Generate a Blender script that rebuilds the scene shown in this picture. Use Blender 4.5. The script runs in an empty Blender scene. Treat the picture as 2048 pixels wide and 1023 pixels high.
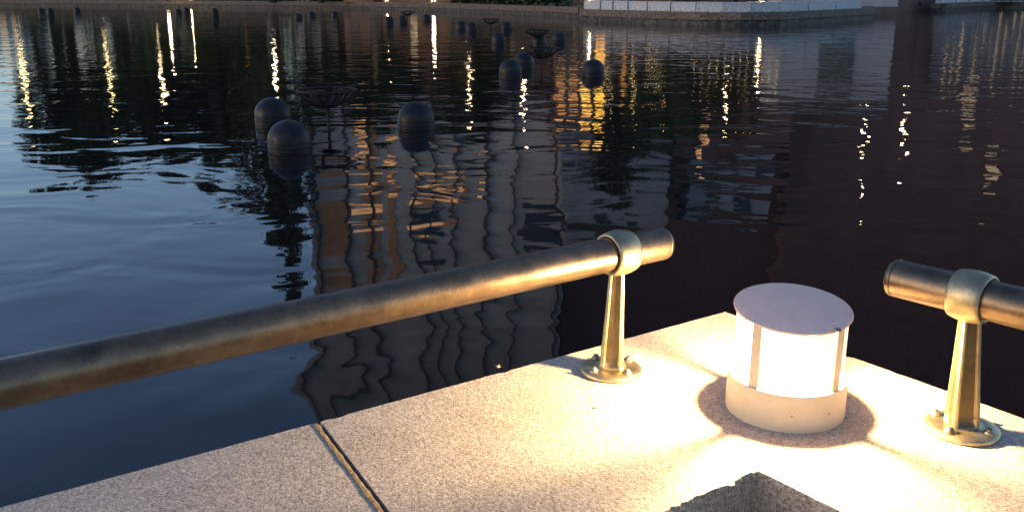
import bpy, bmesh, math, random
from mathutils import Vector, Matrix, noise
random.seed(7)
R = math.radians
S = bpy.context.scene
C = S.collection

# ------------------------------------------------------------------ camera
F, HZ, H = 1850.0, 533.0, 2.0            # focal length (px of a 2048 wide frame), horizon above centre, eye above water
TH = math.atan(HZ / F)
cam = bpy.data.cameras.new('camera')
cam.sensor_width = 36; cam.lens = F / 2048 * 36
cam.clip_start = .05; cam.clip_end = 3000
co = bpy.data.objects.new('camera', cam); C.objects.link(co)
co.location = (0, 0, H); co.rotation_euler = (R(90) - TH, 0, 0)
S.camera = co

# ------------------------------------------------------------------ dusk sky, no sun above the horizon
W = bpy.data.worlds.new('World'); S.world = W; W.use_nodes = True
wn, wl = W.node_tree.nodes, W.node_tree.links
bg = wn['Background']
sky = wn.new('ShaderNodeTexSky'); sky.sky_type = 'NISHITA'; sky.sun_disc = False
sky.sun_elevation = R(9); sky.sun_rotation = R(-106)
sky.air_density = 1.0; sky.dust_density = 0.6; sky.ozone_density = 2.5
tint = wn.new('ShaderNodeMix'); tint.data_type = 'RGBA'; tint.blend_type = 'MULTIPLY'; tint.inputs[0].default_value = 1
tint.inputs[7].default_value = (1.05, 1.0, 1.13, 1)
wl.new(sky.outputs[0], tint.inputs[6]); wl.new(tint.outputs[2], bg.inputs['Color'])
bg.inputs['Strength'].default_value = 0.15

S.view_settings.view_transform = 'Standard'; S.view_settings.look = 'None'
S.view_settings.exposure = 1.0; S.view_settings.gamma = 1.0
S.render.engine = 'CYCLES'
S.cycles.sample_clamp_indirect = 6

# ------------------------------------------------------------------ placing
def P(px, py, z=0.0):
    'world point at height z seen at (px,py) of the 2048x1023 frame'
    c, s = math.cos(TH), math.sin(TH)
    u, v = px - 1024, py - 511.5
    r = Vector((u, F * c - v * s, -F * s - v * c))
    return Vector((0, 0, H)) + r * ((z - H) / r.z)
def Q(px, py, Y):
    'world point at distance Y whose mirror image in the water stands at (px,py)'
    c, s = math.cos(TH), math.sin(TH)
    u, v = px - 1024, py - 511.5
    r = Vector((u, F * c - v * s, -F * s - v * c))
    p = Vector((0, 0, H)) + r * (Y / r.y)
    return Vector((p.x, p.y, -p.z))

# ------------------------------------------------------------------ materials
def mat(name, col, rough=.6, metal=0, spec=.5, emit=None, es=0):
    m = bpy.data.materials.new(name); m.use_nodes = True
    b = m.node_tree.nodes['Principled BSDF']
    b.inputs['Base Color'].default_value = (*col, 1)
    b.inputs['Roughness'].default_value = rough
    b.inputs['Metallic'].default_value = metal
    b.inputs['Specular IOR Level'].default_value = spec
    if emit:
        b.inputs['Emission Color'].default_value = (*emit, 1)
        b.inputs['Emission Strength'].default_value = es
    return m
class NT:
    def __init__(s, m): s.t = m.node_tree; s.b = s.t.nodes['Principled BSDF']; s.co = None
    def n(s, k, **kw):
        x = s.t.nodes.new('ShaderNode' + k)
        for a, v in kw.items(): setattr(x, a, v)
        return x
    def l(s, a, b): s.t.links.new(a, b)
    def coord(s, scale=(1, 1, 1)):
        if not s.co: s.co = s.n('TexCoord')
        m = s.n('Mapping'); m.inputs['Scale'].default_value = scale
        s.l(s.co.outputs['Object'], m.inputs['Vector']); return m.outputs[0]
    def noise(s, scale, detail=3, rough=.5, vec=None, dist=0):
        x = s.n('TexNoise'); x.inputs['Scale'].default_value = scale; x.inputs['Detail'].default_value = detail
        x.inputs['Roughness'].default_value = rough; x.inputs['Distortion'].default_value = dist
        s.l(vec or s.coord(), x.inputs['Vector']); return x.outputs['Fac']
    def ramp(s, fac, stops):
        x = s.n('ValToRGB'); e = x.color_ramp.elements
        while len(e) < len(stops): e.new(.5)
        for i, (p, c) in enumerate(stops): e[i].position = p; e[i].color = (*c, 1) if len(c) == 3 else c
        s.l(fac, x.inputs[0]); return x.outputs[0]
    def math(s, op, a, b=None, clamp=False):
        x = s.n('Math', operation=op, use_clamp=clamp)
        for i, v in enumerate((a, b)):
            if v is None: continue
            if isinstance(v, (int, float)): x.inputs[i].default_value = v
            else: s.l(v, x.inputs[i])
        return x.outputs[0]
    def mix(s, fac, a, b, blend='MIX'):
        x = s.n('Mix', data_type='RGBA', blend_type=blend)
        for i, v in ((0, fac), (6, a), (7, b)):
            if isinstance(v, (int, float)): x.inputs[i].default_value = v
            elif isinstance(v, tuple): x.inputs[i].default_value = (*v, 1)
            else: s.l(v, x.inputs[i])
        return x.outputs[2]
    def bump(s, h, strength=1, dist=.01, prev=None):
        x = s.n('Bump'); x.inputs['Strength'].default_value = strength; x.inputs['Distance'].default_value = dist
        s.l(h, x.inputs['Height'])
        if prev: s.l(prev, x.inputs['Normal'])
        return x.outputs[0]

def granite(name, base, dark, light, grain=300, rough=.75, bumpd=.0012):
    m = mat(name, base, rough); t = NT(m)
    v = t.n('TexVoronoi'); v.inputs['Scale'].default_value = grain; t.l(t.coord(), v.inputs['Vector'])
    sep = t.n('SeparateColor'); t.l(v.outputs['Color'], sep.inputs[0])
    c = t.ramp(sep.outputs[0], [(0, dark), (.16, dark), (.30, base), (.68, base), (.86, light), (1, light)])
    n2 = t.noise(grain * .5, 3, .65)
    c = t.mix(.65, c, t.ramp(n2, [(.36, (.55, .54, .53)), (.5, (1, 1, 1)), (.62, (1.2, 1.2, 1.18))]), 'MULTIPLY')
    st = t.noise(5 if grain > 100 else 2, 7, .68)
    c = t.mix(.6, c, t.ramp(st, [(.3, (.72, .70, .66)), (.55, (1, 1, 1)), (.8, (1.08, 1.06, 1.04))]), 'MULTIPLY')
    t.l(c, t.b.inputs['Base Color'])
    t.l(t.bump(t.noise(grain * .5, 2, .7), 1, bumpd), t.b.inputs['Normal'])
    return m

M = {}
M['granite'] = granite('granite_flamed', (.42, .37, .30), (.24, .205, .165), (.55, .495, .415), 430)
M['granite_rough'] = granite('granite_split', (.50, .345, .23), (.28, .19, .125), (.64, .47, .33), 330, .9, .0008)
M['granite_pale'] = granite('granite_pale', (.46, .46, .46), (.32, .32, .32), (.56, .56, .56), 20, .8, .003)
M['coping'] = granite('coping_stone', (.13, .095, .072), (.08, .06, .045), (.19, .145, .11), 14, .85, .004)
M['wallstone'] = granite('wet_wall_stone', (.05, .042, .035), (.02, .018, .016), (.09, .08, .06), 6, .7, .01)
M['paving'] = granite('paving', (.36, .30, .25), (.22, .18, .15), (.45, .40, .34), 120)
m = mat('mortar', (.2, .15, .09), .95); t = NT(m)
t.l(t.ramp(t.noise(120, 4, .7), [(.3, (.09, .065, .04)), (.6, (.25, .19, .12))]), t.b.inputs['Base Color'])
t.l(t.bump(t.noise(160, 4, .7), 1, .004), t.b.inputs['Normal']); M['mortar'] = m

def metal(name, a, b_, rough, streak=(1, 1, 1)):
    m = mat(name, a, rough, 1); t = NT(m)
    v = t.coord(streak)
    n = t.noise(22, 6, .65, v); f = t.noise(260, 3, .7)
    c = t.ramp(n, [(.3, b_), (.62, a)])
    c = t.mix(.5, c, t.ramp(f, [(.35, (.7, .7, .7)), (.6, (1.1, 1.1, 1.1))]), 'MULTIPLY')
    t.l(c, t.b.inputs['Base Color'])
    x = t.n('MapRange'); x.inputs['To Min'].default_value = rough - .07; x.inputs['To Max'].default_value = rough + .16
    t.l(n, x.inputs['Value']); t.l(x.outputs[0], t.b.inputs['Roughness'])
    t.l(t.bump(t.noise(350, 3, .6), .6, .0004), t.b.inputs['Normal'])
    return m
M['bronze'] = metal('bronze_pipe', (.22, .16, .105), (.12, .088, .06), .33)
M['brass'] = metal('cast_bronze', (.46, .39, .24), (.30, .25, .15), .38)
M['stem_shade'] = metal('shaded_bronze', (.17, .13, .075), (.10, .075, .045), .42)  # cast bronze darkened, shade painted into the recessed stem panels
M['bolt'] = metal('bolt_metal', (.35, .31, .25), (.2, .17, .13), .4)
m = mat('lamp_paint', (.62, .54, .45), .42); t = NT(m)
t.l(t.ramp(t.noise(30, 5, .6), [(.3, (.60, .49, .34)), (.6, (.68, .56, .40))]), t.b.inputs['Base Color'])
M['paint'] = m
m = mat('cap_paint', (.60, .46, .45), .6, spec=.2); t = NT(m)
t.l(t.ramp(t.noise(40, 5, .6), [(.3, (.84, .54, .42)), (.6, (.90, .59, .46))]), t.b.inputs['Base Color'])
M['cap'] = m
# frosted glass that glows and lets the lamp's light out
m = bpy.data.materials.new('lit_glass'); m.use_nodes = True
nt = m.node_tree; nt.nodes.clear()
out = nt.nodes.new('ShaderNodeOutputMaterial'); mx = nt.nodes.new('ShaderNodeMixShader')
tr = nt.nodes.new('ShaderNodeBsdfTransparent'); em = nt.nodes.new('ShaderNodeEmission')
em.inputs[0].default_value = (1, .80, .52, 1); em.inputs[1].default_value = 1.15
mx.inputs[0].default_value = .5
nt.links.new(tr.outputs[0], mx.inputs[1]); nt.links.new(em.outputs[0], mx.inputs[2]); nt.links.new(mx.outputs[0], out.inputs[0])
M['litglass'] = m
md = m.copy(); md.name = 'diffuser'; M['diffuser'] = md
for n_ in md.node_tree.nodes:
    if n_.type == 'EMISSION': n_.inputs[1].default_value = 5
    if n_.type == 'MIX_SHADER': n_.inputs[0].default_value = .3
M['buoy'] = mat('buoy_plastic', (.02, .02, .024), .42, spec=.18); t = NT(M['buoy'])
t.l(t.ramp(t.noise(7, 5, .65), [(.3, (.008, .008, .01)), (.65, (.02, .02, .024))]), t.b.inputs['Base Color'])
x = t.ramp(t.noise(9, 4, .6), [(.3, (.3, .3, .3)), (.7, (.55, .55, .55))]); t.l(x, t.b.inputs['Roughness'])
M['iron'] = mat('rusty_iron', (.02, .012, .010), .7, .0, .3)
M['mesh'] = mat('basket_mesh', (.03, .02, .016), .9, 0, .2)
M['bark'] = mat('bark', (.05, .038, .028), .9)
M['globe'] = mat('lamp_globe', (.8, .8, .8), .4, emit=(1, .74, .42), es=45)
M['bulb'] = mat('small_bulb', (.8, .8, .8), .4, emit=(1, .66, .25), es=6)
M['globe_bright'] = mat('lamp_globe_bright', (.8, .8, .8), .4, emit=(1, .78, .5), es=80)
M['globe_dim'] = mat('lamp_globe_dim', (.8, .8, .8), .4, emit=(1, .70, .30), es=18)
M['win_yellow'] = mat('window_lit_yellow', (.3, .25, .1), .3, emit=(1, .52, .06), es=2.0)
M['win_amber'] = mat('window_lit_amber', (.3, .2, .1), .3, emit=(1, .40, .08), es=.8)
M['win_soft'] = mat('window_lit_soft', (.3, .25, .2), .3, emit=(1, .66, .34), es=.3)
M['win_warm'] = mat('window_lit_warm', (.3, .25, .2), .3, emit=(1, .6, .22), es=.42)
M['win_panel'] = mat('window_lit_panel', (.3, .2, .1), .3, emit=(1, .50, .2), es=.55)
M['win_dark'] = mat('window_dark', (.012, .014, .018), .1)
M['pole'] = mat('pole_paint', (.03, .03, .032), .5)

def leaf(name, a, b_):
    m = mat(name, a, .7, spec=.2); t = NT(m)
    oi = t.n('TexCoord'); nn = t.n('TexNoise'); nn.inputs['Scale'].default_value = .8; t.l(oi.outputs['Object'], nn.inputs['Vector'])
    t.l(t.ramp(nn.outputs['Fac'], [(.35, a), (.65, b_)]), t.b.inputs['Base Color']); return m
M['leaf'] = leaf('foliage', (.025, .04, .015), (.06, .085, .03))
M['leaf2'] = leaf('foliage_brown', (.05, .045, .02), (.09, .08, .035))

def facade(name, a, b_, scale=.4):
    m = mat(name, a, .8); t = NT(m)
    t.l(t.ramp(t.noise(scale, 6, .65), [(.3, b_), (.65, a)]), t.b.inputs['Base Color']); return m
M['concrete'] = facade('concrete', (.62, .55, .49), (.42, .37, .33), .25)
M['panel'] = facade('brown_panel', (.75, .34, .14), (.5, .22, .09))
M['fin'] = facade('dark_fin', (.10, .10, .10), (.05, .055, .06))
M['brick'] = facade('brown_brick', (.30, .15, .09), (.2, .10, .06), 1.2)
M['darkbrick'] = facade('dark_brick', (.18, .09, .068), (.10, .055, .045), .35)
M['limestone'] = facade('limestone', (.34, .33, .33), (.24, .23, .22))
M['slate'] = facade('slate_cladding', (.34, .36, .38), (.18, .19, .20), .3)
M['roof'] = facade('roofing', (.06, .06, .065), (.04, .04, .045))
M['ground'] = facade('soil_and_lawn', (.05, .055, .035), (.03, .03, .02), .3)

# water
m = mat('water', (.012, .009, .009), .015, spec=.5); t = NT(m); t.b.inputs['IOR'].default_value = 1.333
w1 = t.noise(.62, 2, .45, t.coord((.85, 1.15, 1)), .9)
w2 = t.noise(2.3, 2, .5, t.coord((.7, 1.3, 1)), .8)
w3 = t.noise(7, 2, .5, t.coord((.6, 1.35, 1)), .4)
patch = t.ramp(t.noise(.07, 3, .5), [(.42, (0, 0, 0)), (.62, (1, 1, 1))])
sx = t.n('SeparateXYZ'); t.l(t.coord(), sx.inputs[0])                 # sheltered and calmer beside the near ledge
off = t.n('MapRange'); off.inputs['From Min'].default_value = 9; off.inputs['From Max'].default_value = 22; t.l(sx.outputs['Y'], off.inputs['Value'])
off = off.outputs[0]
h = t.math('ADD', t.math('MULTIPLY', w1, .029), t.math('MULTIPLY', t.math('MULTIPLY', w2, t.math('ADD', t.math('MULTIPLY', off, .75), .25)), .0060))
h = t.math('ADD', h, t.math('MULTIPLY', t.math('MULTIPLY', w3, t.math('MULTIPLY', off, t.math('ADD', t.math('MULTIPLY', patch, .8), .35))), .0014))
t.l(t.bump(h, 1, 1.0), t.b.inputs['Normal'])
M['water'] = m

# ------------------------------------------------------------------ mesh helpers
def link(name, bm, m, parent=None, smooth=False, recalc=True):
    if recalc: bmesh.ops.recalc_face_normals(bm, faces=bm.faces)
    me = bpy.data.meshes.new(name); bm.to_mesh(me); bm.free()
    for x in (m if isinstance(m, list) else [m]): me.materials.append(x)
    if smooth:
        for p in me.polygons: p.use_smooth = True
    o = bpy.data.objects.new(name, me); C.objects.link(o); o.parent = parent
    return o
def sharp(o, deg=35):
    me = o.data; me.set_sharp_from_angle(angle=R(deg)); return o
def thing(name, label, cat, loc=(0, 0, 0), rz=0, group=None):
    o = bpy.data.objects.new(name, None); C.objects.link(o); o.empty_display_size = .1
    o.location = loc; o.rotation_euler = (0, 0, rz); o['label'] = label; o['category'] = cat
    if group: o['group'] = group
    return o
def tag(o, label, cat, group=None):
    o['label'] = label; o['category'] = cat
    if group: o['group'] = group
    return o
def stru(o): o['kind'] = 'structure'; return o
def dup(root, loc, rz, label, group=None, sc=1):
    r = root.copy(); C.objects.link(r); r.location = loc; r.rotation_euler = (0, 0, rz); r.scale = (sc,) * 3
    r['label'] = label
    if group: r['group'] = group
    for ch in list(root.children):
        c = ch.copy(); C.objects.link(c); c.parent = r
        for g in list(ch.children):
            d = g.copy(); C.objects.link(d); d.parent = c
    return r
def box(bm, x0, x1, y0, y1, z0, z1, bevel=0):
    r = bmesh.ops.create_cube(bm, size=1)['verts']
    bmesh.ops.scale(bm, vec=(x1 - x0, y1 - y0, z1 - z0), verts=r)
    bmesh.ops.translate(bm, vec=((x0 + x1) / 2, (y0 + y1) / 2, (z0 + z1) / 2), verts=r)
    if bevel:
        es = list({e for v in r for e in v.link_edges})
        bmesh.ops.bevel(bm, geom=es, offset=bevel, segments=2, affect='EDGES', profile=.6)
def lathe(bm, prof, n=48, cap=True, mtx=None):
    rings = []
    for r, z in prof:
        if r < 1e-6: rings.append([bm.verts.new((0, 0, z))])
        else: rings.append([bm.verts.new((r * math.cos(2 * math.pi * i / n), r * math.sin(2 * math.pi * i / n), z)) for i in range(n)])
    for a, b in zip(rings, rings[1:]):
        for i in range(n):
            j = (i + 1) % n
            if len(a) == 1 and len(b) == 1: continue
            if len(a) == 1: bm.faces.new((a[0], b[i], b[j]))
            elif len(b) == 1: bm.faces.new((a[i], a[j], b[0]))
            else: bm.faces.new((a[i], a[j], b[j], b[i]))
    if mtx:
        for rg in rings:
            for v in rg: v.co = mtx @ v.co
def tube(bm, pts, rad, n=10, close=False):
    if not isinstance(rad, (list, tuple)): rad = [rad] * len(pts)
    pts = [Vector(p) for p in pts]; rings = []
    for k, p in enumerate(pts):
        if close: d = pts[(k + 1) % len(pts)] - pts[k - 1]
        else: d = pts[min(k + 1, len(pts) - 1)] - pts[max(k - 1, 0)]
        d.normalize()
        a = d.orthogonal() if abs(d.z) > .95 else d.cross(Vector((0, 0, 1)))
        a.normalize(); b = d.cross(a)
        rings.append([bm.verts.new(p + (a * math.cos(2 * math.pi * i / n) + b * math.sin(2 * math.pi * i / n)) * rad[k]) for i in range(n)])
    m_ = len(rings)
    for k in range(m_ if close else m_ - 1):
        A, B = rings[k], rings[(k + 1) % m_]
        for i in range(n): bm.faces.new((A[i], A[(i + 1) % n], B[(i + 1) % n], B[i]))
    if not close:
        bm.faces.new(rings[0]); bm.faces.new(rings[-1])

# ================================================================== SETTING
ZL = 1.3                                       # top of the near ledge
Cn = P(1450, 622, ZL)                          # outer corner of the ledge
e1 = (Cn - P(0, 1010, ZL)).normalized()        # along the left arm, towards the corner
e2 = (P(2048, 835, ZL) - Cn).normalized()      # along the right arm, away from the corner
IN = P(1515, 940, ZL)
n1 = (P(1320, 1023, ZL) - IN).normalized()     # inner edge of the left arm, away from the corner
n2 = (P(1685, 1023, ZL) - IN).normalized()     # inner edge of the right arm

bm = bmesh.new()
vs = [bm.verts.new(p) for p in ((-260, -6, 0), (260, -6, 0), (260, 240, 0), (-260, 240, 0))]; bm.faces.new(vs)
stru(link('water', bm, M['water']))
bm = bmesh.new()
vs = [bm.verts.new(p) for p in ((-1500, -1500, -1.2), (1500, -1500, -1.2), (1500, 1500, -1.2), (-1500, 1500, -1.2))]; bm.faces.new(vs)
stru(link('lake_bed', bm, M['ground']))

# far bank: a line of waterline points
left_line = [P(-500, 8), P(0, 11.3), P(400, 15), P(700, 18.5), P(866, 22.8), P(1000, 28), P(1159, 36)]
bast_line = [P(1161, 42), P(1230, 45), P(1310, 48.5), P(1400, 51.5), P(1480, 52.5), P(1560, 51), P(1640, 46), P(1745, 37.5)]
right_line = [P(1880, 24), P(1960, 19), P(2048, 15), P(2500, 7)]
ZC = .74
bm = bmesh.new()
front = [p.copy() for p in left_line] + [p.copy() for p in bast_line] + [P(1747, 27)] + [P(1878, 21)] + [p.copy() for p in right_line]
front = [Vector((-160, left_line[0].y + 5, 0))] + front + [Vector((260, right_line[-1].y + 5, 0))]
near_ = [bm.verts.new((p.x + .45 * p.x / p.y, p.y + .45, ZC - .03)) for p in front]
far_ = [bm.verts.new((p.x * 12, p.y * 12, ZC - .03)) for p in front]
for k in range(len(front) - 1): bm.faces.new((near_[k], near_[k + 1], far_[k + 1], far_[k]))
stru(link('ground', bm, M['ground']))

def outward(line, k):
    a = line[max(k - 1, 0)]; b = line[min(k + 1, len(line) - 1)]
    d = (b - a).normalized(); return Vector((d.y, -d.x, 0))
def strip(bm, line, o0, o1, z0, z1):
    'solid band that follows the line, from offset o0 (water side) back to o1'
    A = []
    for k, p in enumerate(line):
        n = outward(line, k)
        A.append([bm.verts.new((p + n * o).to_tuple()[:2] + (z,)) for o, z in ((o0, z0), (o0, z1), (o1, z1), (o1, z0))])
    for a, b in zip(A, A[1:]):
        for i in range(4):
            j = (i + 1) % 4; bm.faces.new((a[i], a[j], b[j], b[i]))
    bm.faces.new(A[0]); bm.faces.new(A[-1])
def resample(line, step):
    out = []; 
    for a, b in zip(line, line[1:]):
        n = max(1, int((b - a).length / step))
        for i in range(n): out.append(a.lerp(b, i / n))
    out.append(line[-1]); return out
for line, lab in ((left_line, 'long low stone quay wall across the far water, left of the white blocks'),
                  (bast_line, 'curved stone quay wall bulging forward under the white granite blocks'),
                  (right_line, 'short receding quay wall at far right beyond the dark opening')):
    q = thing('quay_wall', lab, 'quay wall', line[0])
    bm = bmesh.new(); strip(bm, line, 0, -.8, -1.1, .32); o = link('wall', bm, M['wallstone'], q)
    o.matrix_parent_inverse = q.matrix_world.inverted(); o.location = -Vector(line[0])
    bm = bmesh.new(); strip(bm, line, .12, -.9, .323, ZC); o = link('coping', bm, M['coping'], q)
    o.location = -Vector(line[0])
for o in bpy.data.objects:
    if o.parent and o.parent.name.startswith('quay_wall'):
        o.matrix_parent_inverse = Matrix.Identity(4); o.location = -o.parent.location

# side walls of the projecting quay and of the dark inlet
for a, b, lab in ((P(1159, 36), P(1161, 42), 'short side wall where the curved quay steps forward'),
                  (P(1745, 37.5), P(1747, 27), 'dark side wall of the inlet beside the white blocks'),
                  (P(1878, 21), P(1880, 24), 'dark side wall of the inlet at the far right quay')):
    bm = bmesh.new(); d = (b - a); ln = [a, b]
    strip(bm, ln, 0.0, -.5, -1.1, ZC - .01)
    tag(link('side_wall', bm, M['wallstone']), lab, 'quay wall')
bm = bmesh.new(); strip(bm, [P(1747, 27), P(1878, 21)], 0, -.6, -1.1, 1.6)
tag(link('inlet_wall', bm, M['darkbrick']), 'dark wall closing the inlet between white blocks and right quay', 'wall')

# white granite blocks on the projecting quay
par = thing('granite_parapet', 'row of pale bluish granite blocks along the curved quay', 'parapet', bast_line[0])
ctr = [1163, 1197, 1222, 1252, 1290, 1337, 1388, 1443, 1502, 1559, 1618, 1672, 1725]
fine = resample(bast_line, .25)
def px_of(p):
    c, s = math.cos(TH), math.sin(TH); Z = p.y * c - (p.z - H) * s
    return 1024 + F * p.x / Z
def at_px(line, px):
    for a, b in zip(line, line[1:]):
        if px_of(a) <= px <= px_of(b):
            return a.lerp(b, (px - px_of(a)) / max(1e-6, px_of(b) - px_of(a)))
    return line[0] if px < px_of(line[0]) else line[-1]
for a, b in zip(ctr, ctr[1:]):
    p, q = at_px(fine, a + 1.3), at_px(fine, b - 1.3)
    d = (q - p); L = d.length; ang = math.atan2(d.y, d.x)
    bm = bmesh.new(); box(bm, 0, L, 0, .5, 0, .56 + random.uniform(-.012, .012), .015)
    o = link('granite_block', bm, M['granite_pale'], par)
    n = Vector((d.y, -d.x, 0)).normalized()
    o.location = p - n * .12 - Vector(bast_line[0]) + Vector((0, 0, ZC + .002)); o.rotation_euler = (0, 0, ang + random.uniform(-.006, .006))
par2 = thing('granite_parapet', 'grey blue granite parapet on the far right quay beyond the inlet', 'parapet', right_line[0])
for k in range(8):
    a, b = 1882 + k * 28, 1908 + k * 28
    p, q = at_px(right_line, a), at_px(right_line, b); d = q - p
    bm = bmesh.new(); box(bm, 0, d.length, 0, .5, 0, .56, .015)
    o = link('granite_block', bm, M['granite_pale'], par2)
    n = Vector((d.y, -d.x, 0)).normalized()
    o.location = p - n * .12 - Vector(right_line[0]) + Vector((0, 0, ZC + .002)); o.rotation_euler = (0, 0, math.atan2(d.y, d.x))

# ================================================================== NEAR LEDGE
up = Vector((0, 0, 1))
def rag(pts, amp, seed, nrm, z):
    out = []
    for i, p in enumerate(pts):
        a = noise.noise(Vector((i * .05, seed, 0))) * amp + noise.noise(Vector((i * .17, seed + 9, 3))) * amp * .35 + noise.noise(Vector((i * .6, seed + 4, 8))) * amp * .10
        a += max(0, noise.noise(Vector((i * .13, seed + 3, 5))) - .3) * amp * 2.2
        if i in (0, len(pts) - 1): a = 0
        out.append(Vector((p.x + nrm.x * a, p.y + nrm.y * a, z)))
    return out
def line_pts(a, b, step=.006):
    n = max(2, int((b - a).length / step)); return [a.lerp(b, i / n) for i in range(n + 1)]
def isect(p, d, q, e):
    # p + t d = q + s e in the plane
    den = d.x * e.y - d.y * e.x; t = ((q.x - p.x) * e.y - (q.y - p.y) * e.x) / den; return p + d * t
J0, J1 = P(632, 843, ZL), P(768, 1023, ZL)     # the open joint
jd = (J1 - J0).normalized()
parapet = thing('granite_ledge', 'broad speckled granite ledge with a right-angled corner, lit by the round lamp', 'ledge', (Cn.x, Cn.y, 0))
def stone(name, outer, inner, ends_z=-1.1, seed=1, amp=.008):
    '''outer: water side points; inner: list of (points, normal) ragged runs from far to near'''
    bm = bmesh.new()
    dense = []
    for p, q in zip(outer, outer[1:]):
        n_ = max(2, int((q - p).length / .012)); dense += [p.lerp(q, i / n_) for i in range(n_)]
    dense.append(outer[-1]); top, arr, low = [], [], []
    for i, p in enumerate(dense):
        d = (dense[min(i + 1, len(dense) - 1)] - dense[max(i - 1, 0)]).normalized(); nn = Vector((d.y, -d.x, 0))
        if nn.dot(IN - Cn) < 0: nn = -nn
        w_ = noise.noise(Vector((i * .37, seed, 7))); chip = max(0, noise.noise(Vector((i * .21, seed, 17))) - .38) * .03
        top.append(Vector((p.x, p.y, ZL)) + nn * (.0028 + .0010 * w_ + chip))
        arr.append(Vector((p.x, p.y, ZL - .0032 - chip)) + nn * .0004 * w_)
        low.append(Vector((p.x, p.y, ends_z)))
    k0 = len(top)
    itop, imid, ilow = [], [], []
    for r, (pts, nr) in enumerate(inner):
        am = amp if r == 0 else amp * .35
        a = rag(pts, am, seed + r * 5, nr, ZL); b = rag(pts, am * .45, seed + r * 5, nr, ZL - .009)
        c_ = rag(pts, .0008, seed + r * 5 + 80, nr, ZL - .03); d_ = rag(pts, .0008, seed + r * 5 + 80, nr, ZL - .52)
        for i in range(len(a)):
            w = 1
            b[i] += nr * .003 * w; c_[i] += nr * .004 * w
        if r: a, b, c_, d_ = a[1:], b[1:], c_[1:], d_[1:]
        itop += a; imid.append((b, c_, d_))
    B = [x for t_ in imid for x in t_[0]]; Cc = [x for t_ in imid for x in t_[1]]; D = [x for t_ in imid for x in t_[2]]
    vt = [bm.verts.new(p) for p in top]; ve = [bm.verts.new(p) for p in arr]; vl = [bm.verts.new(p) for p in low]
    va = [bm.verts.new(p) for p in itop]; vb = [bm.verts.new(p) for p in B]; vc = [bm.verts.new(p) for p in Cc]; vd = [bm.verts.new(p) for p in D]
    f = bm.faces.new(vt + va[::-1]); 
    for a, b in zip(range(len(vt)), range(1, len(vt))):
        bm.faces.new((vt[a], vt[b], ve[b], ve[a])); bm.faces.new((ve[a], ve[b], vl[b], vl[a]))
    for u_, l_ in ((va, vb), (vb, vc), (vc, vd)):
        for i in range(len(u_) - 1):
            g = bm.faces.new((u_[i], u_[i + 1], l_[i + 1], l_[i])); g.material_index = 1
    bm.faces.new((vt[0], ve[0], vl[0], vd[0], vc[0], vb[0], va[0])); bm.faces.new((vt[-1], ve[-1], vl[-1], vd[-1], vc[-1], vb[-1], va[-1]))
    bmesh.ops.triangulate(bm, faces=[f])
    o = link(name, bm, [M['granite'], M['granite_rough']], parapet)
    o.location = (-Cn.x, -Cn.y, 0)
    return o
inL_far = isect(J0, jd, IN, n1)
far_left = Cn - e1 * 3.4
far_left_in = isect(far_left, jd, IN, n1)
nrm1 = Vector((-n1.y, n1.x, 0)); nrm1 = nrm1 if nrm1.dot(Vector((0, -1, 0))) > 0 else -nrm1
nrm2 = Vector((-n2.y, n2.x, 0)); nrm2 = nrm2 if nrm2.dot(Vector((0, -1, 0))) > 0 else -nrm2
RE = Cn + e2 * 2.2; RI = isect(RE, e1, IN, n2)
g = .0075
stone('coping_stone', [J0 + e1 * g, Cn, RE], [(line_pts(inL_far + e1 * g, IN, .0035), nrm1), (line_pts(IN, RI, .004), nrm2)], seed=1, amp=.011)
stone('coping_stone', [far_left, J0 - e1 * g], [(line_pts(far_left_in, inL_far - e1 * g, .012), nrm1)], seed=31)
# mortar in the open joint, pushed to its left side so a dark gap stays on the right
bm = bmesh.new(); N = 90; rows = []
for i in range(N + 1):
    c = J0.lerp(inL_far, .012 + .98 * i / N); nz = noise.noise(Vector((i * .35, 0, 0)))
    wl_ = -g * 1.0; wr = g * (.30 + .35 * noise.noise(Vector((i * .22, 5, 0))))
    lump = max(0, noise.noise(Vector((i * .15, 9, 2)))) * .012
    rows.append([bm.verts.new(c + e1 * (wl_ - lump) + up * (.0012)), bm.verts.new(c + e1 * (wl_ * .2) + up * (.0015 + nz * .0018)),
                 bm.verts.new(c + e1 * wr + up * (-.002 + nz * .001)), bm.verts.new(c + e1 * wr + up * -.05)])
for a, b in zip(rows, rows[1:]):
    for k in range(3): bm.faces.new((a[k], a[k + 1], b[k + 1], b[k]))
o = link('mortar_joint', bm, M['mortar'], parapet, smooth=True); o.location = (-Cn.x, -Cn.y, 0)
# rough chips standing out of the split inner edge
for tt, sz in ((.1, .012), (.135, .017), (.17, .009)):
    pass
bm = bmesh.new()
vs = [bm.verts.new(p) for p in (IN + (e1) * .25 - n1 * 0 + Vector((0, .12, 0)), RI + Vector((.1, .1, 0)), Vector((3.5, -4, 0)), Vector((-4.5, -4, 0)), far_left_in + Vector((0, .1, 0)), IN + Vector((0, .12, 0)))]
for v in vs: v.co.z = ZL - .5
bm.faces.new(vs[1:]); bm.verts.remove(vs[0])
stru(link('plaza_paving', bm, M['paving']))

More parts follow.
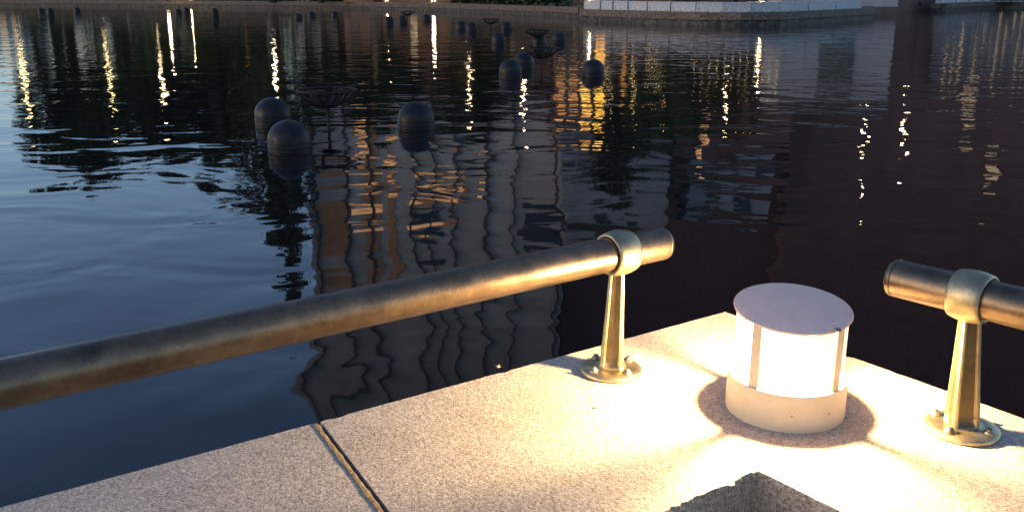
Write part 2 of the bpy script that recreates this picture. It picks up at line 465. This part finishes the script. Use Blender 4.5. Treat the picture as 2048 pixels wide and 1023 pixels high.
# ================================================================== NEAR LAMP
LC = Vector((.4745, 1.478, ZL))
lamp = thing('bollard_lamp', 'short round lamp with flat disc cap glowing on the granite corner', 'lamp', LC)
HC, HT = .065, .180
TILT = R(7); SL = math.tan(TILT)          # the cap slopes down towards the plaza
bm = bmesh.new(); lathe(bm, [(.1, 0), (.1005, .003), (.0995, HC - .001), (.0985, HC), (.094, HC), (.093, HC - .002), (.093, .0)], 96)
o = link('collar', bm, M['paint'], lamp, True); sharp(o)
for a in (-100, -62):
    bm = bmesh.new(); lathe(bm, [(.0001, .0012), (.0014, .0010), (.0017, 0)], 12)
    s_ = link('screw', bm, M['bolt'], o); s_.rotation_euler = (R(90), 0, R(a + 90)); s_.location = (.1 * math.cos(R(a)), .1 * math.sin(R(a)), .03)
bm = bmesh.new(); lathe(bm, [(.0915, HC - .004), (.0915, HT)], 96)
for v in bm.verts:
    if v.co.z > HC: v.co.z = HT + SL * v.co.y
gl = link('glass', bm, M['litglass'], lamp, True)
bm = bmesh.new(); lathe(bm, [(0, .02), (.05, .025), (.055, .04), (.055, .125), (.04, .138), (0, .140)], 48)
link('diffuser', bm, M['diffuser'], lamp, True)
import_dirs = [P(1365, 905, ZL), P(1270, 672, ZL), P(1880, 940, ZL), P(1711, 714, ZL)]
for q in import_dirs:
    a = math.atan2(q.y - LC.y, q.x - LC.x)
    bm = bmesh.new(); box(bm, .0905, .0955, -.009, .009, HC - .01, HT + SL * .09 * math.sin(a), .0008)
    o = link('mullion', bm, M['paint'], lamp); o.rotation_euler = (0, 0, a)
bm = bmesh.new(); lathe(bm, [(0, HT + .0002), (.095, HT + .0002), (.0972, HT + .0012), (.0978, HT + .003), (.097, HT + .0048), (.095, HT + .0055), (0, HT + .0062)], 96)
for v in bm.verts: v.co.z -= HT
cap = link('cap', bm, M['cap'], lamp, True); sharp(cap, 40); cap.location = (0, 0, HT); cap.rotation_euler = (TILT, 0, 0)
cp = P(1677, 647, ZL + HT + .006) - LC
bm = bmesh.new(); lathe(bm, [(0, .0030), (.0025, .0030), (.0028, .0018), (.0055, .0016), (.006, 0)], 20)
o = link('cap_screw', bm, M['bolt'], cap, True); o.location = (cp.x, cp.y, .0058)
bm = bmesh.new(); box(bm, -.009, .001, -.002, .002, 0, .0012)
o = link('cap_clip', bm, M['paint'], cap); o.location = (cp.x - .004, cp.y + .004, .0059); o.rotation_euler = (0, 0, R(-50))
def lamp_light(parent, z, power, rad, name='bulb_light', col=(1, .67, .33)):
    l = bpy.data.lights.new(name, 'POINT'); l.energy = power; l.shadow_soft_size = rad; l.color = col
    o = bpy.data.objects.new(name, l); C.objects.link(o); o.parent = parent; o.location = (0, 0, z); return o
far_proto_children = list(lamp.children)

# ================================================================== RAILS
ZP = ZL + .236                                   # pipe centre height
RP = .0315
PH = .236
def post_mesh():
    bm = bmesh.new(); rings = []
    prof = [(.012, .040, 0), (.0135, .034, .2), (.017, .030, .5), (.024, .0272, .85), (.035, .0258, 1), (.06, .0244, 1), (.12, .0206, 1), (.18, .0176, 1), (.205, .0165, 1)]
    for z, a, k in prof:
        a *= .82 if z > .013 else .9
        ring = []
        for s in range(4):
            for (x, y) in ((.52, 1 - .22 * k), (.66, 1.0), (.86, .98), (.98, .86), (1.0, .66), (1 - .22 * k, .52), (1 - .22 * k, 0)):
                # one quadrant, going clockwise from the +y face
                v = Vector((x * a, y * a, z)); v = Matrix.Rotation(-s * math.pi / 2, 3, 'Z') @ v
                rd = v.xy.length
                if k < 1:
                    tgt = v.xy.normalized() * a * 1.02; v.xy = v.xy.lerp(tgt, 1 - k)
                ring.append(bm.verts.new(v))
        rings.append(ring)
    n = len(rings[0])
    for A, B in zip(rings, rings[1:]):
        for i in range(n):
            f = bm.faces.new((A[i], A[(i + 1) % n], B[(i + 1) % n], B[i]))
            if i % 7 in (5, 6) and A is not rings[0] and A is not rings[1]: f.material_index = 1  # recessed panel faces take the bronze with shade in its colour
    bm.faces.new(rings[0]); bm.faces.new(rings[-1])
    return bm
def make_post(parent, base, top, ax, spin, small=False):
    'flange, stem and collar of one support; base and top are world points, ax the pipe direction'
    d = (top - base)
    rot = Vector((0, 0, 1)).rotation_difference(d.normalized()).to_matrix().to_4x4()
    bm = bmesh.new(); lathe(bm, [(0, 0), (.056, 0), (.0585, .002), (.0585, .007), (.056, .0095), (.045, .0125), (.034, .0135), (0, .0135)], 56)
    fl = link('flange', bm, M['brass'], parent, True); sharp(fl, 50); fl.location = base - parent.location; fl.rotation_euler = (0, 0, spin)
    for k in range(4):
        a = R(45 + 90 * k)
        bm = bmesh.new(); lathe(bm, [(0, .0085), (.0035, .0085), (.0058, .006), (.0065, .003), (.0085, .0026), (.0088, .001), (.0088, -.002)], 16)
        b = link('bolt', bm, M['bolt'], fl, True); b.location = (.044 * math.cos(a), .044 * math.sin(a), .0125)
    st = link('stem', post_mesh(), [M['brass'], M['stem_shade']], parent, True); sharp(st, 55)
    st.matrix_local = Matrix.Translation(base - parent.location) @ rot @ Matrix.Rotation(spin, 4, 'Z')
    bm = bmesh.new(); r = RP
    lathe(bm, [(r + .0008, -.0255), (r + .0035, -.027), (r + .0065, -.026), (r + .0082, -.020), (r + .0100, -.010), (r + .0106, 0), (r + .0100, .010), (r + .0082, .020), (r + .0065, .026), (r + .0035, .027), (r + .0008, .0255)], 56)
    cl = link('collar', bm, M['brass'], parent, True)
    cl.matrix_local = Matrix.Translation(top - parent.location) @ Vector((0, 0, 1)).rotation_difference(ax).to_matrix().to_4x4()
def pipe(parent, a, b, end_cap_at_b=True):
    d = (b - a); L = d.length; r = RP
    bm = bmesh.new(); prof = [(0, 0), (r, 0)] + [(r, L * i / 30) for i in range(1, 30)] + [(r, L - .0015), (r - .0012, L - .0005), (r - .0012, L + .0005)]
    lathe(bm, prof, 64)
    o = link('pipe', bm, M['bronze'], parent, True); sharp(o, 50)
    mt = Vector((0, 0, 1)).rotation_difference(d.normalized()).to_matrix().to_4x4()
    o.matrix_local = Matrix.Translation(a - parent.location) @ mt
    bm = bmesh.new(); lathe(bm, [(r - .002, 0), (r + .0003, .0004), (r + .0003, .002), (r - .001, .007), (r - .005, .0115), (r - .012, .014), (0, .015)], 64)
    c = link('end_cap', bm, M['bronze'], parent, True)
    c.matrix_local = Matrix.Translation(b - parent.location) @ mt
# left rail
b1 = P(1222, 742, ZL); t1 = P(1236, 505, ZP)
base1 = b1
ax1 = (P(1236, 505, ZP) - P(0, 768, ZP)).normalized()
left = thing('handrail', 'long bronze handrail crossing the frame from the left, held by one post', 'handrail', b1)
endL = t1 + ax1 * ((P(1326, 489, ZP) - t1).length)
pipe(left, t1 - ax1 * 3.4, endL)
make_post(left, b1, Vector((t1.x, t1.y, ZP)), ax1, math.atan2(ax1.y, ax1.x) + R(45))
# right rail
b2 = P(1922, 860, ZL); t2 = P(1944, 592, ZP)
ax2 = (P(1796, 556, ZP) - P(2048, 617, ZP)).normalized()
right = thing('handrail', 'short bronze handrail leaving the frame at right, beside the lamp', 'handrail', b2)
endR = t2 + ax2 * (P(1796, 556, ZP) - t2).length
pipe(right, t2 - ax2 * 1.6, endR)
make_post(right, b2, Vector((t2.x, t2.y, ZP)), ax2, math.atan2(ax2.y, ax2.x) + R(45))

# ================================================================== FLOATS
def make_buoy(name, label, loc):
    t_ = thing(name, label, 'buoy', loc, group='black floats round the fire baskets')
    r = .275
    prof = [(0, .40)] + [(r * math.sin(a), .145 + .255 * math.cos(a)) for a in [R(6 + 7.6 * i) for i in range(11)]] + [(r, .14), (r, .118), (r - .006, .114), (r - .006, .106), (r, .102), (r, -.05), (r * .95, -.15), (r * .6, -.28), (0, -.32)]
    bm = bmesh.new(); lathe(bm, prof, 48); o = link('shell', bm, M['buoy'], t_, True); sharp(o, 50)
    bm = bmesh.new(); lathe(bm, [(r + .001, .052), (r + .007, .055), (r + .009, .066), (r + .007, .077), (r + .001, .080)], 48)
    link('band', bm, M['buoy'], t_, True)
    return t_
BU = [(580, 299, 'nearest black domed float, front of the pair beside the basket'),
      (832, 254, 'black domed float alone to the right of the nearest fire basket'),
      (547, 247, 'black domed float behind the nearest one, left of the fire basket'),
      (1186, 151, 'black domed float right of the second fire basket, before orange reflections'),
      (1021, 153, 'black domed float in front of its twin, left of the second basket'),
      (1048, 134, 'black domed float half hidden behind another, close to the second basket'),
      (997, 87, 'small dark float left of the third basket, with open water all around'),
      (1078, 91, 'grey float seen through the rim of the second fire basket'),
      (1118, 86, 'small dark float at the right end of the second basket rim'),
      (1013, 60, 'small far float just behind the one left of the third basket'),
      (922, 58, 'left one of two touching far floats in mid water'),
      (943, 62, 'right one of two touching far floats in mid water'),
      (778, 46, 'far dark float below the left bright quay lamp'),
      (805, 45, 'far dark float between the two bright quay lamps'),
      (853, 41, 'tiny far float left of the long streak under the right quay lamp'),
      (597, 38, 'tiny low float left of two upright ones near the left quay'),
      (623, 34, 'far upright float, left of two near the left quay wall'),
      (670, 34, 'far upright float, right of two near the left quay wall'),
      (430, 26, 'lone far float right of the tall light streak by the quay'),
      (373, 24, 'far float just right of the tall light streak by the quay'),
      (357, 27, 'far float touching the tall light streak by the left quay'),
      (155, 24, 'far float standing alone at the left under the quay'),
      (101, 25, 'right one of the two leftmost floats under the quay'),
      (83, 26, 'left one of the two leftmost floats under the quay')]
proto = None
for i, (x, y, lab) in enumerate(BU):
    p = P(x, y); p.z = random.uniform(-.02, .02)
    if proto is None: proto = make_buoy('domed_float', lab, p)
    else:
        b = dup(proto, p, random.uniform(0, 6), lab)
        b.rotation_euler = (R(random.uniform(-2, 2)), R(random.uniform(-2, 2)), b.rotation_euler.z)

def make_basket(loc, label, rz):
    t_ = thing('fire_basket', label, 'fire basket', loc, rz, 'iron fire baskets on poles in the water')
    bm = bmesh.new(); tube(bm, [(0, 0, -1.1), (0, 0, .33)], [.028, .024], 12); link('pole', bm, M['iron'], t_, True)
    rr = .43
    bm = bmesh.new(); tube(bm, [(rr * math.cos(a), rr * math.sin(a), .57) for a in [2 * math.pi * i / 40 for i in range(40)]], .017, 8, True)
    link('rim', bm, M['iron'], t_, True)
    for k in range(6):
        a = 2 * math.pi * k / 6
        bm = bmesh.new(); tube(bm, [(r * math.cos(a), r * math.sin(a), z) for r, z in ((.01, .325), (.12, .345), (.24, .39), (.34, .465), (.41, .55), (.43, .575))], .026, 8)
        link('rib', bm, M['iron'], t_, True)
    # woven wire liner: crossed wires
    bm = bmesh.new()
    for k in range(48):
        a = 2 * math.pi * k / 48
        tube(bm, [(r * math.cos(a), r * math.sin(a), z) for r, z in ((.05, .336), (.12, .352), (.24, .397), (.33, .462))], 0.004, 4)
    for r, z in ((.07, .34), (.12, .352), (.17, .368), (.21, .384), (.25, .403), (.29, .43), (.33, .462)):
        tube(bm, [(r * math.cos(a), r * math.sin(a), z) for a in [2 * math.pi * i / 40 for i in range(40)]], .004, 4, True)
    link('wire_basket', bm, M['mesh'], t_)
    return t_
BK = [(658, 258, 'nearest fire basket, wide ribbed bowl on a pole beside three black floats', .4),
      (1083, 142, 'second fire basket with thin rim and pole among three middle floats', 1.1),
      (1074, 92, 'third fire basket, smaller, directly behind the second one', .2),
      (982, 62, 'faint far fire basket right of two touching floats', .8),
      (815, 42, 'very faint far fire basket beside the float between the bright lamps', 2)]
bk = None
for x, y, lab, rz in BK:
    if bk is None: bk = make_basket(P(x, y), lab, rz)
    else: dup(bk, P(x, y), rz, lab)

# ================================================================== FAR LAMPS
def at_line(line, px, back, z):
    p = at_px(resample(line, 1.0), px); k = Vector((0, 1, 0)); return Vector((p.x, p.y + back, z))
FL = [(left_line, 866, 'bright low lamp on the quay, right one of two', 300), (left_line, 773, 'bright low lamp on the quay, left one of two', 60),
      (left_line, 380, 'orange glowing lamp low on the far left quay', 60)]
for line, px, lab, pw in FL:
    o = dup(lamp, at_line(line, px, .45, ZC + .002), random.uniform(0, 6), lab, 'round lamps standing on the far quay', 1.9 if px > 500 else 1.1)
    lamp_light(o, .13, pw, .05)
for px, lab in ((1180, 'lamp on the white blocks near their left end'), (1524, 'lamp on the white blocks right of their middle')):
    p = at_px(fine, px)
    o = dup(lamp, Vector((p.x, p.y + .4, ZC + .575)), random.uniform(0, 6), lab, 'round lamps standing on the far quay', 1.9)
    lamp_light(o, .13, 120, .05)
lamp_light(lamp, .166, 124, .022)

# lamp posts seen only as streaks in the water
def lamp_post(p, label, gm, r, power=0):
    base = Vector((p.x, p.y, ZC - .03)); h = p.z - base.z
    t_ = thing('street_lamp', label, 'street lamp', base, group='globe street lamps behind the far quay')
    bm = bmesh.new(); tube(bm, [(0, 0, 0), (0, 0, .4), (0, 0, h - r)], [.11, .06, .045], 10); link('pole', bm, M['pole'], t_, True)
    bm = bmesh.new(); bmesh.ops.create_uvsphere(bm, u_segments=20, v_segments=12, radius=r); o = link('globe', bm, M[gm], t_, True); o.location = (0, 0, h)
    bm = bmesh.new(); lathe(bm, [(r * .55, h + r * .8), (r * .5, h + r * 1.1), (0, h + r * 1.5)], 16); link('finial', bm, M['pole'], t_, True)
LP = [(48, 150, 125, 'globe_dim', .3, 'tall'), (58, 205, 124, 'globe_dim', .22, 'x'), (213, 120, 121, 'globe_dim', .17, 'x'), (222, 175, 122, 'globe_dim', .17, ''), (318, 92, 118, 'globe_dim', .08, ''),
      (325, 175, 118, 'globe', .19, ''), (340, 55, 108, 'globe_bright', .17, ''), (551, 158, 100, 'globe_bright', .17, ''),
      (937, 178, 92, 'globe', .19, ''), (1048, 185, 92, 'globe', .18, ''), (1178, 88, 80, 'globe_bright', .14, ''), (1519, 108, 66, 'globe_bright', .10, ''),
      (1450, 232, 74, 'globe', .13, ''), (1728, 290, 78, 'globe', .13, ''), (1718, 380, 78, 'globe', .09, ''), (1808, 280, 78, 'globe', .14, ''),
      (1932, 66, 115, 'globe', .2, ''), (660, 190, 100, 'globe_dim', .07, ''), (868, 60, 90, 'globe_bright', .16, '')]
for i, (x, y, Y, gm, r, s_) in enumerate(LP):
    lamp_post(Q(x, y, Y), 'street lamp mirrored at %s' % [
        'the far left below the pale gap', 'the far left, lower end of the long streak', 'left of centre among dark trees, upper streak', 'left of centre among dark trees, lower streak',
        'a small sparkle left of the tallest streak', 'a broken streak left of the yellow windows', 'the tallest thin streak under the left quay', 'a short streak just behind the paired floats',
        'a warm streak between nearest and middle baskets', 'a streak just below the paired middle floats', 'the left end of the white blocks', 'the right half of the white blocks',
        'a broken streak right of the orange patch', 'a long dotted streak toward the right rail', 'the lowest dots of the right-hand streak', 'a dotted streak furthest right in mid water',
        'the far right quay, a short yellow streak', 'faint dots inside the nearest basket rim', 'the bright streak below the right quay lamp'][i], gm, r)

# ================================================================== TREES (seen in the water)
def tree_mesh(kind, seed):
    rnd = random.Random(seed); bt = bmesh.new(); tips = []
    tube(bt, [(0, 0, 0), (.02, 0, .25), (-.01, .02, .55), (0, 0, .85)], [.035, .026, .016, .004], 8)
    for k in range(13):
        z = .22 + .5 * k / 13; a = k * 2.4 + rnd.random(); L = (.30 if kind != 'tall' else .13) * rnd.uniform(.7, 1.15) * (1 - .5 * max(0, (z - .45)))
        p0 = Vector((0, 0, z)); p2 = p0 + Vector((math.cos(a) * L, math.sin(a) * L, L * .75)); p1 = p0.lerp(p2, .5) + Vector((0, 0, -.02))
        tube(bt, [p0, p1, p2], [.013, .008, .003], 6); tips += [p1, p2, p2.lerp(p1, .4)]
    bl = bmesh.new()
    centers = []
    for p in tips + [Vector((0, 0, .85)), Vector((0, 0, .92))]:
        for _ in range(4): centers.append(p + Vector([rnd.gauss(0, .05 if kind != 'tall' else .03) for _ in range(3)]))
    for c in centers:
        R_ = rnd.uniform(.045, .085) * (1 if kind != 'tall' else .7)
        for _ in range(26):
            d = Vector([rnd.gauss(0, 1) for _ in range(3)]).normalized() * R_ * rnd.random() ** .4
            s = rnd.uniform(.014, .026); u = Vector([rnd.gauss(0, 1) for _ in range(3)]).normalized(); w = u.orthogonal().normalized() * s; u = u * s * 1.5
            p = c + d
            bl.faces.new([bl.verts.new(p + q) for q in (-u, w * .8, u, -w * .8)])
    return bt, bl
protos = {}
def tree(px, top, Y, hw, kind, label, lm='leaf'):
    p = Q(px, top, Y); h = (p.z - ZC) * 1.0
    if (kind, lm) not in protos:
        t_ = thing('tree', label, 'tree', (0, 0, 0), group='trees beyond the far quay')
        bt, bl = tree_mesh(kind, len(protos) + 3)
        link('trunk', bt, M['bark'], t_, True); link('crown', bl, M[lm], t_, recalc=False); protos[kind, lm] = t_; r = t_
    else: r = dup(protos[kind, lm], (0, 0, 0), 0, label)
    r.location = (p.x, p.y, ZC - .1); r.rotation_euler = (0, 0, random.uniform(0, 6))
    wd = hw / F * Y * 1.0 / (.33 if kind != 'tall' else .17)
    r.scale = (wd, wd, h / .97)
T = tree
T(140, 335, 128, 76, 'broad', 'dark tree mirrored at far left between sky and yellow lights')
T(185, 378, 130, 60, 'broad', 'dark tree mirrored at far left with the lowest pointed tip')
T(255, 300, 127, 85, 'broad', 'dark tree mirrored left of the yellow windows')
T(345, 330, 131, 95, 'broad', 'dark tree mirrored just left of the yellow windows')
T(430, 352, 134, 95, 'broad', 'dark tree mirrored around the yellow windows')
T(500, 398, 130, 85, 'broad', 'twiggy brown tree mirrored behind the paired floats', 'leaf2')
T(545, 290, 126, 52, 'broad', 'dark tree mirrored behind the nearest pair of floats')
T(655, 258, 100, 62, 'broad', 'dark tree mirrored under the nearest fire basket')
T(765, 275, 98, 80, 'broad', 'dark tree mirrored left of the single float')
T(950, 300, 96, 90, 'broad', 'dark green tree mirrored right of the single float')
T(585, 600, 104, 48, 'tall', 'tall slim tree mirrored against the edge of the tower')
T(1340, 300, 88, 75, 'broad', 'leafy tree mirrored right of the orange patch')
T(1245, 400, 94, 60, 'broad', 'dark tree mirrored in front of the slate grey block')
T(1450, 270, 86, 70, 'broad', 'leafy tree mirrored between orange patch and pale columns', 'leaf2')
T(1850, 240, 112, 60, 'broad', 'dark tree mirrored at right before the dark building')

# hedges on the far bank
def hedge(a, b, h, label):
    a = Vector((a.x, a.y, ZC)); b = Vector((b.x, b.y, ZC))
    bm = bmesh.new(); d = b - a; n = int(d.length / .35)
    rnd = random.Random(5)
    for i in range(n):
        c = a.lerp(b, i / n)
        for _ in range(int(16 + 12 * h)):
            p = c + Vector((rnd.gauss(0, .3), rnd.gauss(0, .5), rnd.random() * h)); s = rnd.uniform(.12, .22)
            u = Vector([rnd.gauss(0, 1) for _ in range(3)]).normalized(); w = u.orthogonal().normalized() * s
            u = u * s * 1.4; bm.faces.new([bm.verts.new(p + q) for q in (-u, w, u, -w)])
    tag(link('hedge', bm, M['leaf'], recalc=False), label, 'hedge')
hedge(P(-60, 10.8) + Vector((0, 4, 0)), P(700, 18.5) + Vector((0, 4, 0)), 1.5, 'dark hedge running along the far left quay')
hedge(Q(55, 48, 124), Q(250, 48, 118), 3.4, 'taller dark hedge at the far left behind the quay')
hedge(Q(235, 60, 122), Q(640, 60, 110), 6.0, 'high dark thicket under the left trees')
hedge(P(900, 23.5) + Vector((0, 4, 0)), P(1150, 35) + Vector((0, 4, 0)), 1.3, 'dark hedge behind the quay just left of the white blocks')

# ================================================================== BUILDINGS (seen in the water)
def building(label, pxa, pxb, top, Y, wallmat, depth=18, fins=0, storeys=0, bays=0, lit=(), litmat='win_amber', win=(.5, .55), base_py=None, litonly=False, name='building', z0=None):
    a = Q(pxa, 60, Y); b = Q(pxb, 60, Y); hgt = Q((pxa + pxb) / 2, top, Y).z - ZC
    a.z = b.z = ZC - .05; Wd = (b - a).length
    t_ = thing(name, label, 'building', a)
    bm = bmesh.new(); box(bm, 0, Wd, 0, depth, 0, hgt); link('wall', bm, M[wallmat], t_)
    bm = bmesh.new(); box(bm, -.3, Wd + .3, -.3, depth + .3, hgt + .003, hgt + .7); link('roof', bm, M['roof'], t_)
    if fins:
        for i in range(fins):
            x = Wd * (i + .5 + random.uniform(-.33, .33)) / fins; w = random.uniform(.08, .22)
            bm = bmesh.new(); box(bm, x - w, x + w, -.45, -.003, .2, hgt - .5); link('fin', bm, M['fin'], t_)
    if storeys:
        sh = hgt / storeys; bw = Wd / bays
        for s_ in range(storeys):
            for k in range(bays):
                on = (s_, k) in lit
                if litonly and not on: continue
                ww, hh = bw * win[0], sh * win[1]; x = (k + .5) * bw; z = (s_ + .5) * sh
                mm = M[lit[(s_, k)] if isinstance(lit, dict) else litmat] if on else M['win_dark']
                bm = bmesh.new(); box(bm, x - ww / 2 - .12, x + ww / 2 + .12, -.10, -.004, z - hh / 2 - .12, z + hh / 2 + .12); w_ = link('window_frame', bm, M['fin'], t_)
                bm = bmesh.new(); box(bm, x - ww / 2, x + ww / 2, -.13, -.103, z - hh / 2, z + hh / 2); link('pane', bm, mm, w_)
    return t_
tw = building('tall grey office tower mirrored in mid water, with dark vertical fins', 596, 1130, 900, 106, 'concrete', 26, fins=9, storeys=13, bays=8,
              lit={(4, 4), (4, 5)}, litmat='win_amber', win=(.22, .3), litonly=True)
# warm brown panels on the tower
a = Q(596, 60, 106)
for px0, px1, y0, y1 in ((640, 700, 385, 560), (722, 765, 250, 560), (775, 800, 300, 600), (830, 935, 350, 420)):
    p, q = Q(px0, y0, 106), Q(px1, y1, 106)
    bm = bmesh.new(); box(bm, p.x - a.x, q.x - a.x, -.25, -.02, p.z - ZC, q.z - ZC); link('facade_panel', bm, M['panel'], tw)
for px0, px1, y0, y1 in ((712, 735, 235, 292), (700, 765, 398, 424), (775, 795, 330, 362), (825, 925, 372, 402)):
    p, q = Q(px0, y0, 106), Q(px1, y1, 106)
    bm = bmesh.new(); box(bm, p.x - a.x, q.x - a.x, -.35, -.26, p.z - ZC, q.z - ZC); link('lit_window', bm, M['win_panel'], tw)
for px0, px1, y0, y1 in ((835, 895, 445, 490), (1045, 1110, 420, 475), (905, 960, 268, 300)):
    p, q = Q(px0, y0, 106), Q(px1, y1, 106)
    bm = bmesh.new(); box(bm, p.x - a.x, q.x - a.x, -.20, -.019, p.z - ZC, q.z - ZC); link('dark_window', bm, M['win_dark'], tw)
building('low brown brick building mirrored behind the middle floats', 690, 1165, 215, 99, 'brick', 7, storeys=3, bays=12, lit={(1, 1), (0, 3), (1, 6), (0, 8)}, litmat='win_soft', win=(.35, .5))
building('restaurant with orange and yellow windows mirrored beside the middle float', 1110, 1345, 262, 94, 'brick', 10, storeys=5, bays=9,
         lit={(3, 2): 'win_yellow', (3, 3): 'win_yellow', (4, 2): 'win_amber', (3, 1): 'win_amber', (3, 0): 'win_amber', (4, 3): 'win_yellow', (2, 3): 'win_yellow', (2, 5): 'win_amber', (3, 6): 'win_amber', (1, 3): 'win_amber'}, litmat='win_yellow', win=(.7, .55))
building('dark brown office block mirrored over the right half of the water', 1135, 1640, 1000, 112, 'darkbrick', 24, storeys=16, bays=10, lit={(3, 7)}, litmat='win_soft', win=(.45, .4), litonly=True)
building('darkest brown tower mirrored at the far right of the water', 1600, 2250, 900, 104, 'darkbrick', 2.5, storeys=13, bays=10, lit={(2, 5), (4, 6)}, litmat='win_soft', win=(.4, .4), litonly=True)
building('slate grey block mirrored between the tall tower and the dark office', 1128, 1352, 480, 98, 'slate', 8, storeys=8, bays=7,
         lit={(s, k): 'win_dark' for s in range(8) for k in range(7) if random.random() < .45}, win=(.7, .6), litonly=True)
building('grey upper storeys mirrored just above the lamp, between dark facades', 1395, 1570, 422, 101, 'slate', 5, storeys=7, bays=5,
         lit={(s, k): 'win_dark' for s in range(7) for k in range(5) if random.random() < .4}, win=(.8, .5), litonly=True)
building('dark brick house mirrored before the grey upper storeys', 1360, 1600, 325, 97, 'darkbrick', 3, storeys=4, bays=6,
         lit={(3, 1): 'win_panel', (2, 3): 'win_panel'}, win=(.35, .5), litonly=True)
building('pale stone pavilion with a dark opening mirrored left of the inlet', 1565, 1790, 205, 74, 'limestone', 5, storeys=1, bays=1, win=(.28, .6))
building('long lit building with warm windows mirrored at the far right edge', 1890, 2260, 150, 101, 'limestone', 2.5, storeys=7, bays=26,
         lit={(s, k) for s in range(7) for k in range(26) if random.random() < .27}, litmat='win_warm', win=(.4, .4))
building('small block with yellow windows mirrored between dark trees at left', 385, 500, 232, 140, 'brick', 8, storeys=4, bays=5,
         lit={(3, 0), (2, 0), (1, 0), (3, 2), (2, 2), (3, 3), (2, 3), (1, 4), (3, 4)}, litmat='win_yellow', win=(.5, .6))
building('low pale lit house mirrored at the far left edge', -80, 46, 108, 150, 'limestone', 8, storeys=2, bays=5, lit={(s, k) for s in range(2) for k in range(5)}, litmat='win_soft', win=(.6, .7))

# strings of small bulbs on cords
def string_lights(a, b, n, sag, label):
    t_ = thing('string_lights', label, 'string lights', a, group='strings of small bulbs beyond the white blocks')
    pts = [(b - a) * (i / (n * 2)) + Vector((0, 0, -sag * 4 * (i / (n * 2)) * (1 - i / (n * 2)))) for i in range(n * 2 + 1)]
    bm = bmesh.new(); tube(bm, pts, .012, 4); link('cord', bm, M['pole'], t_)
    for i in range(1, n * 2, 2):
        bm = bmesh.new(); bmesh.ops.create_icosphere(bm, subdivisions=1, radius=.05); o = link('bulb', bm, M['bulb'], t_, True); o.location = pts[i] + Vector((0, 0, -.08))
string_lights(Q(1205, 105, 78), Q(1225, 215, 76), 7, .1, 'steep string of small bulbs left of the others, mirrored above the orange patch')
string_lights(Q(1262, 130, 78), Q(1270, 225, 76), 7, .1, 'string of small bulbs mirrored in the middle of the orange patch')
string_lights(Q(1290, 110, 80), Q(1330, 200, 76), 8, .3, 'slanting string of small bulbs mirrored at the right of the orange patch')
string_lights(Q(1380, 150, 70), Q(1560, 165, 70), 12, .5, 'long string of small bulbs mirrored below the right half of the white blocks')

# railing behind the white blocks
rl = thing('quay_railing', 'dark metal railing whose post feet show above the white blocks', 'railing', bast_line[0])
tops = []
for px in (1240, 1290, 1362, 1430, 1500, 1565, 1620, 1680):
    p = at_px(fine, px) + Vector((.05, .55, ZC)); q = p - Vector(bast_line[0])
    bm = bmesh.new(); tube(bm, [(0, 0, 0), (0, 0, .03), (0, 0, .031), (0, 0, 1.0)], [.09, .09, .03, .025], 10); o = link('post', bm, M['pole'], rl); o.location = q
    tops.append(q + Vector((0, 0, 1.0)))
bm = bmesh.new(); tube(bm, tops, .035, 8); link('rail', bm, M['pole'], rl, True)

# two crumbs of stone lying on the ledge
for (x, y, r_, lab) in ((996, 734, .0042, 'small pale crumb of stone near the water edge, left of the near post'), (1190, 815, .0028, 'tiny brown crumb of stone on the granite below the near post')):
    bm = bmesh.new(); bmesh.ops.create_icosphere(bm, subdivisions=2, radius=r_)
    for v in bm.verts: v.co *= 1 + .5 * noise.noise(v.co * 300 + Vector((x, 0, 0))); v.co.z *= .6
    o = tag(link('pebble', bm, M['granite_rough']), lab, 'pebble'); o.location = P(x, y, ZL) + Vector((0, 0, r_ * .5))
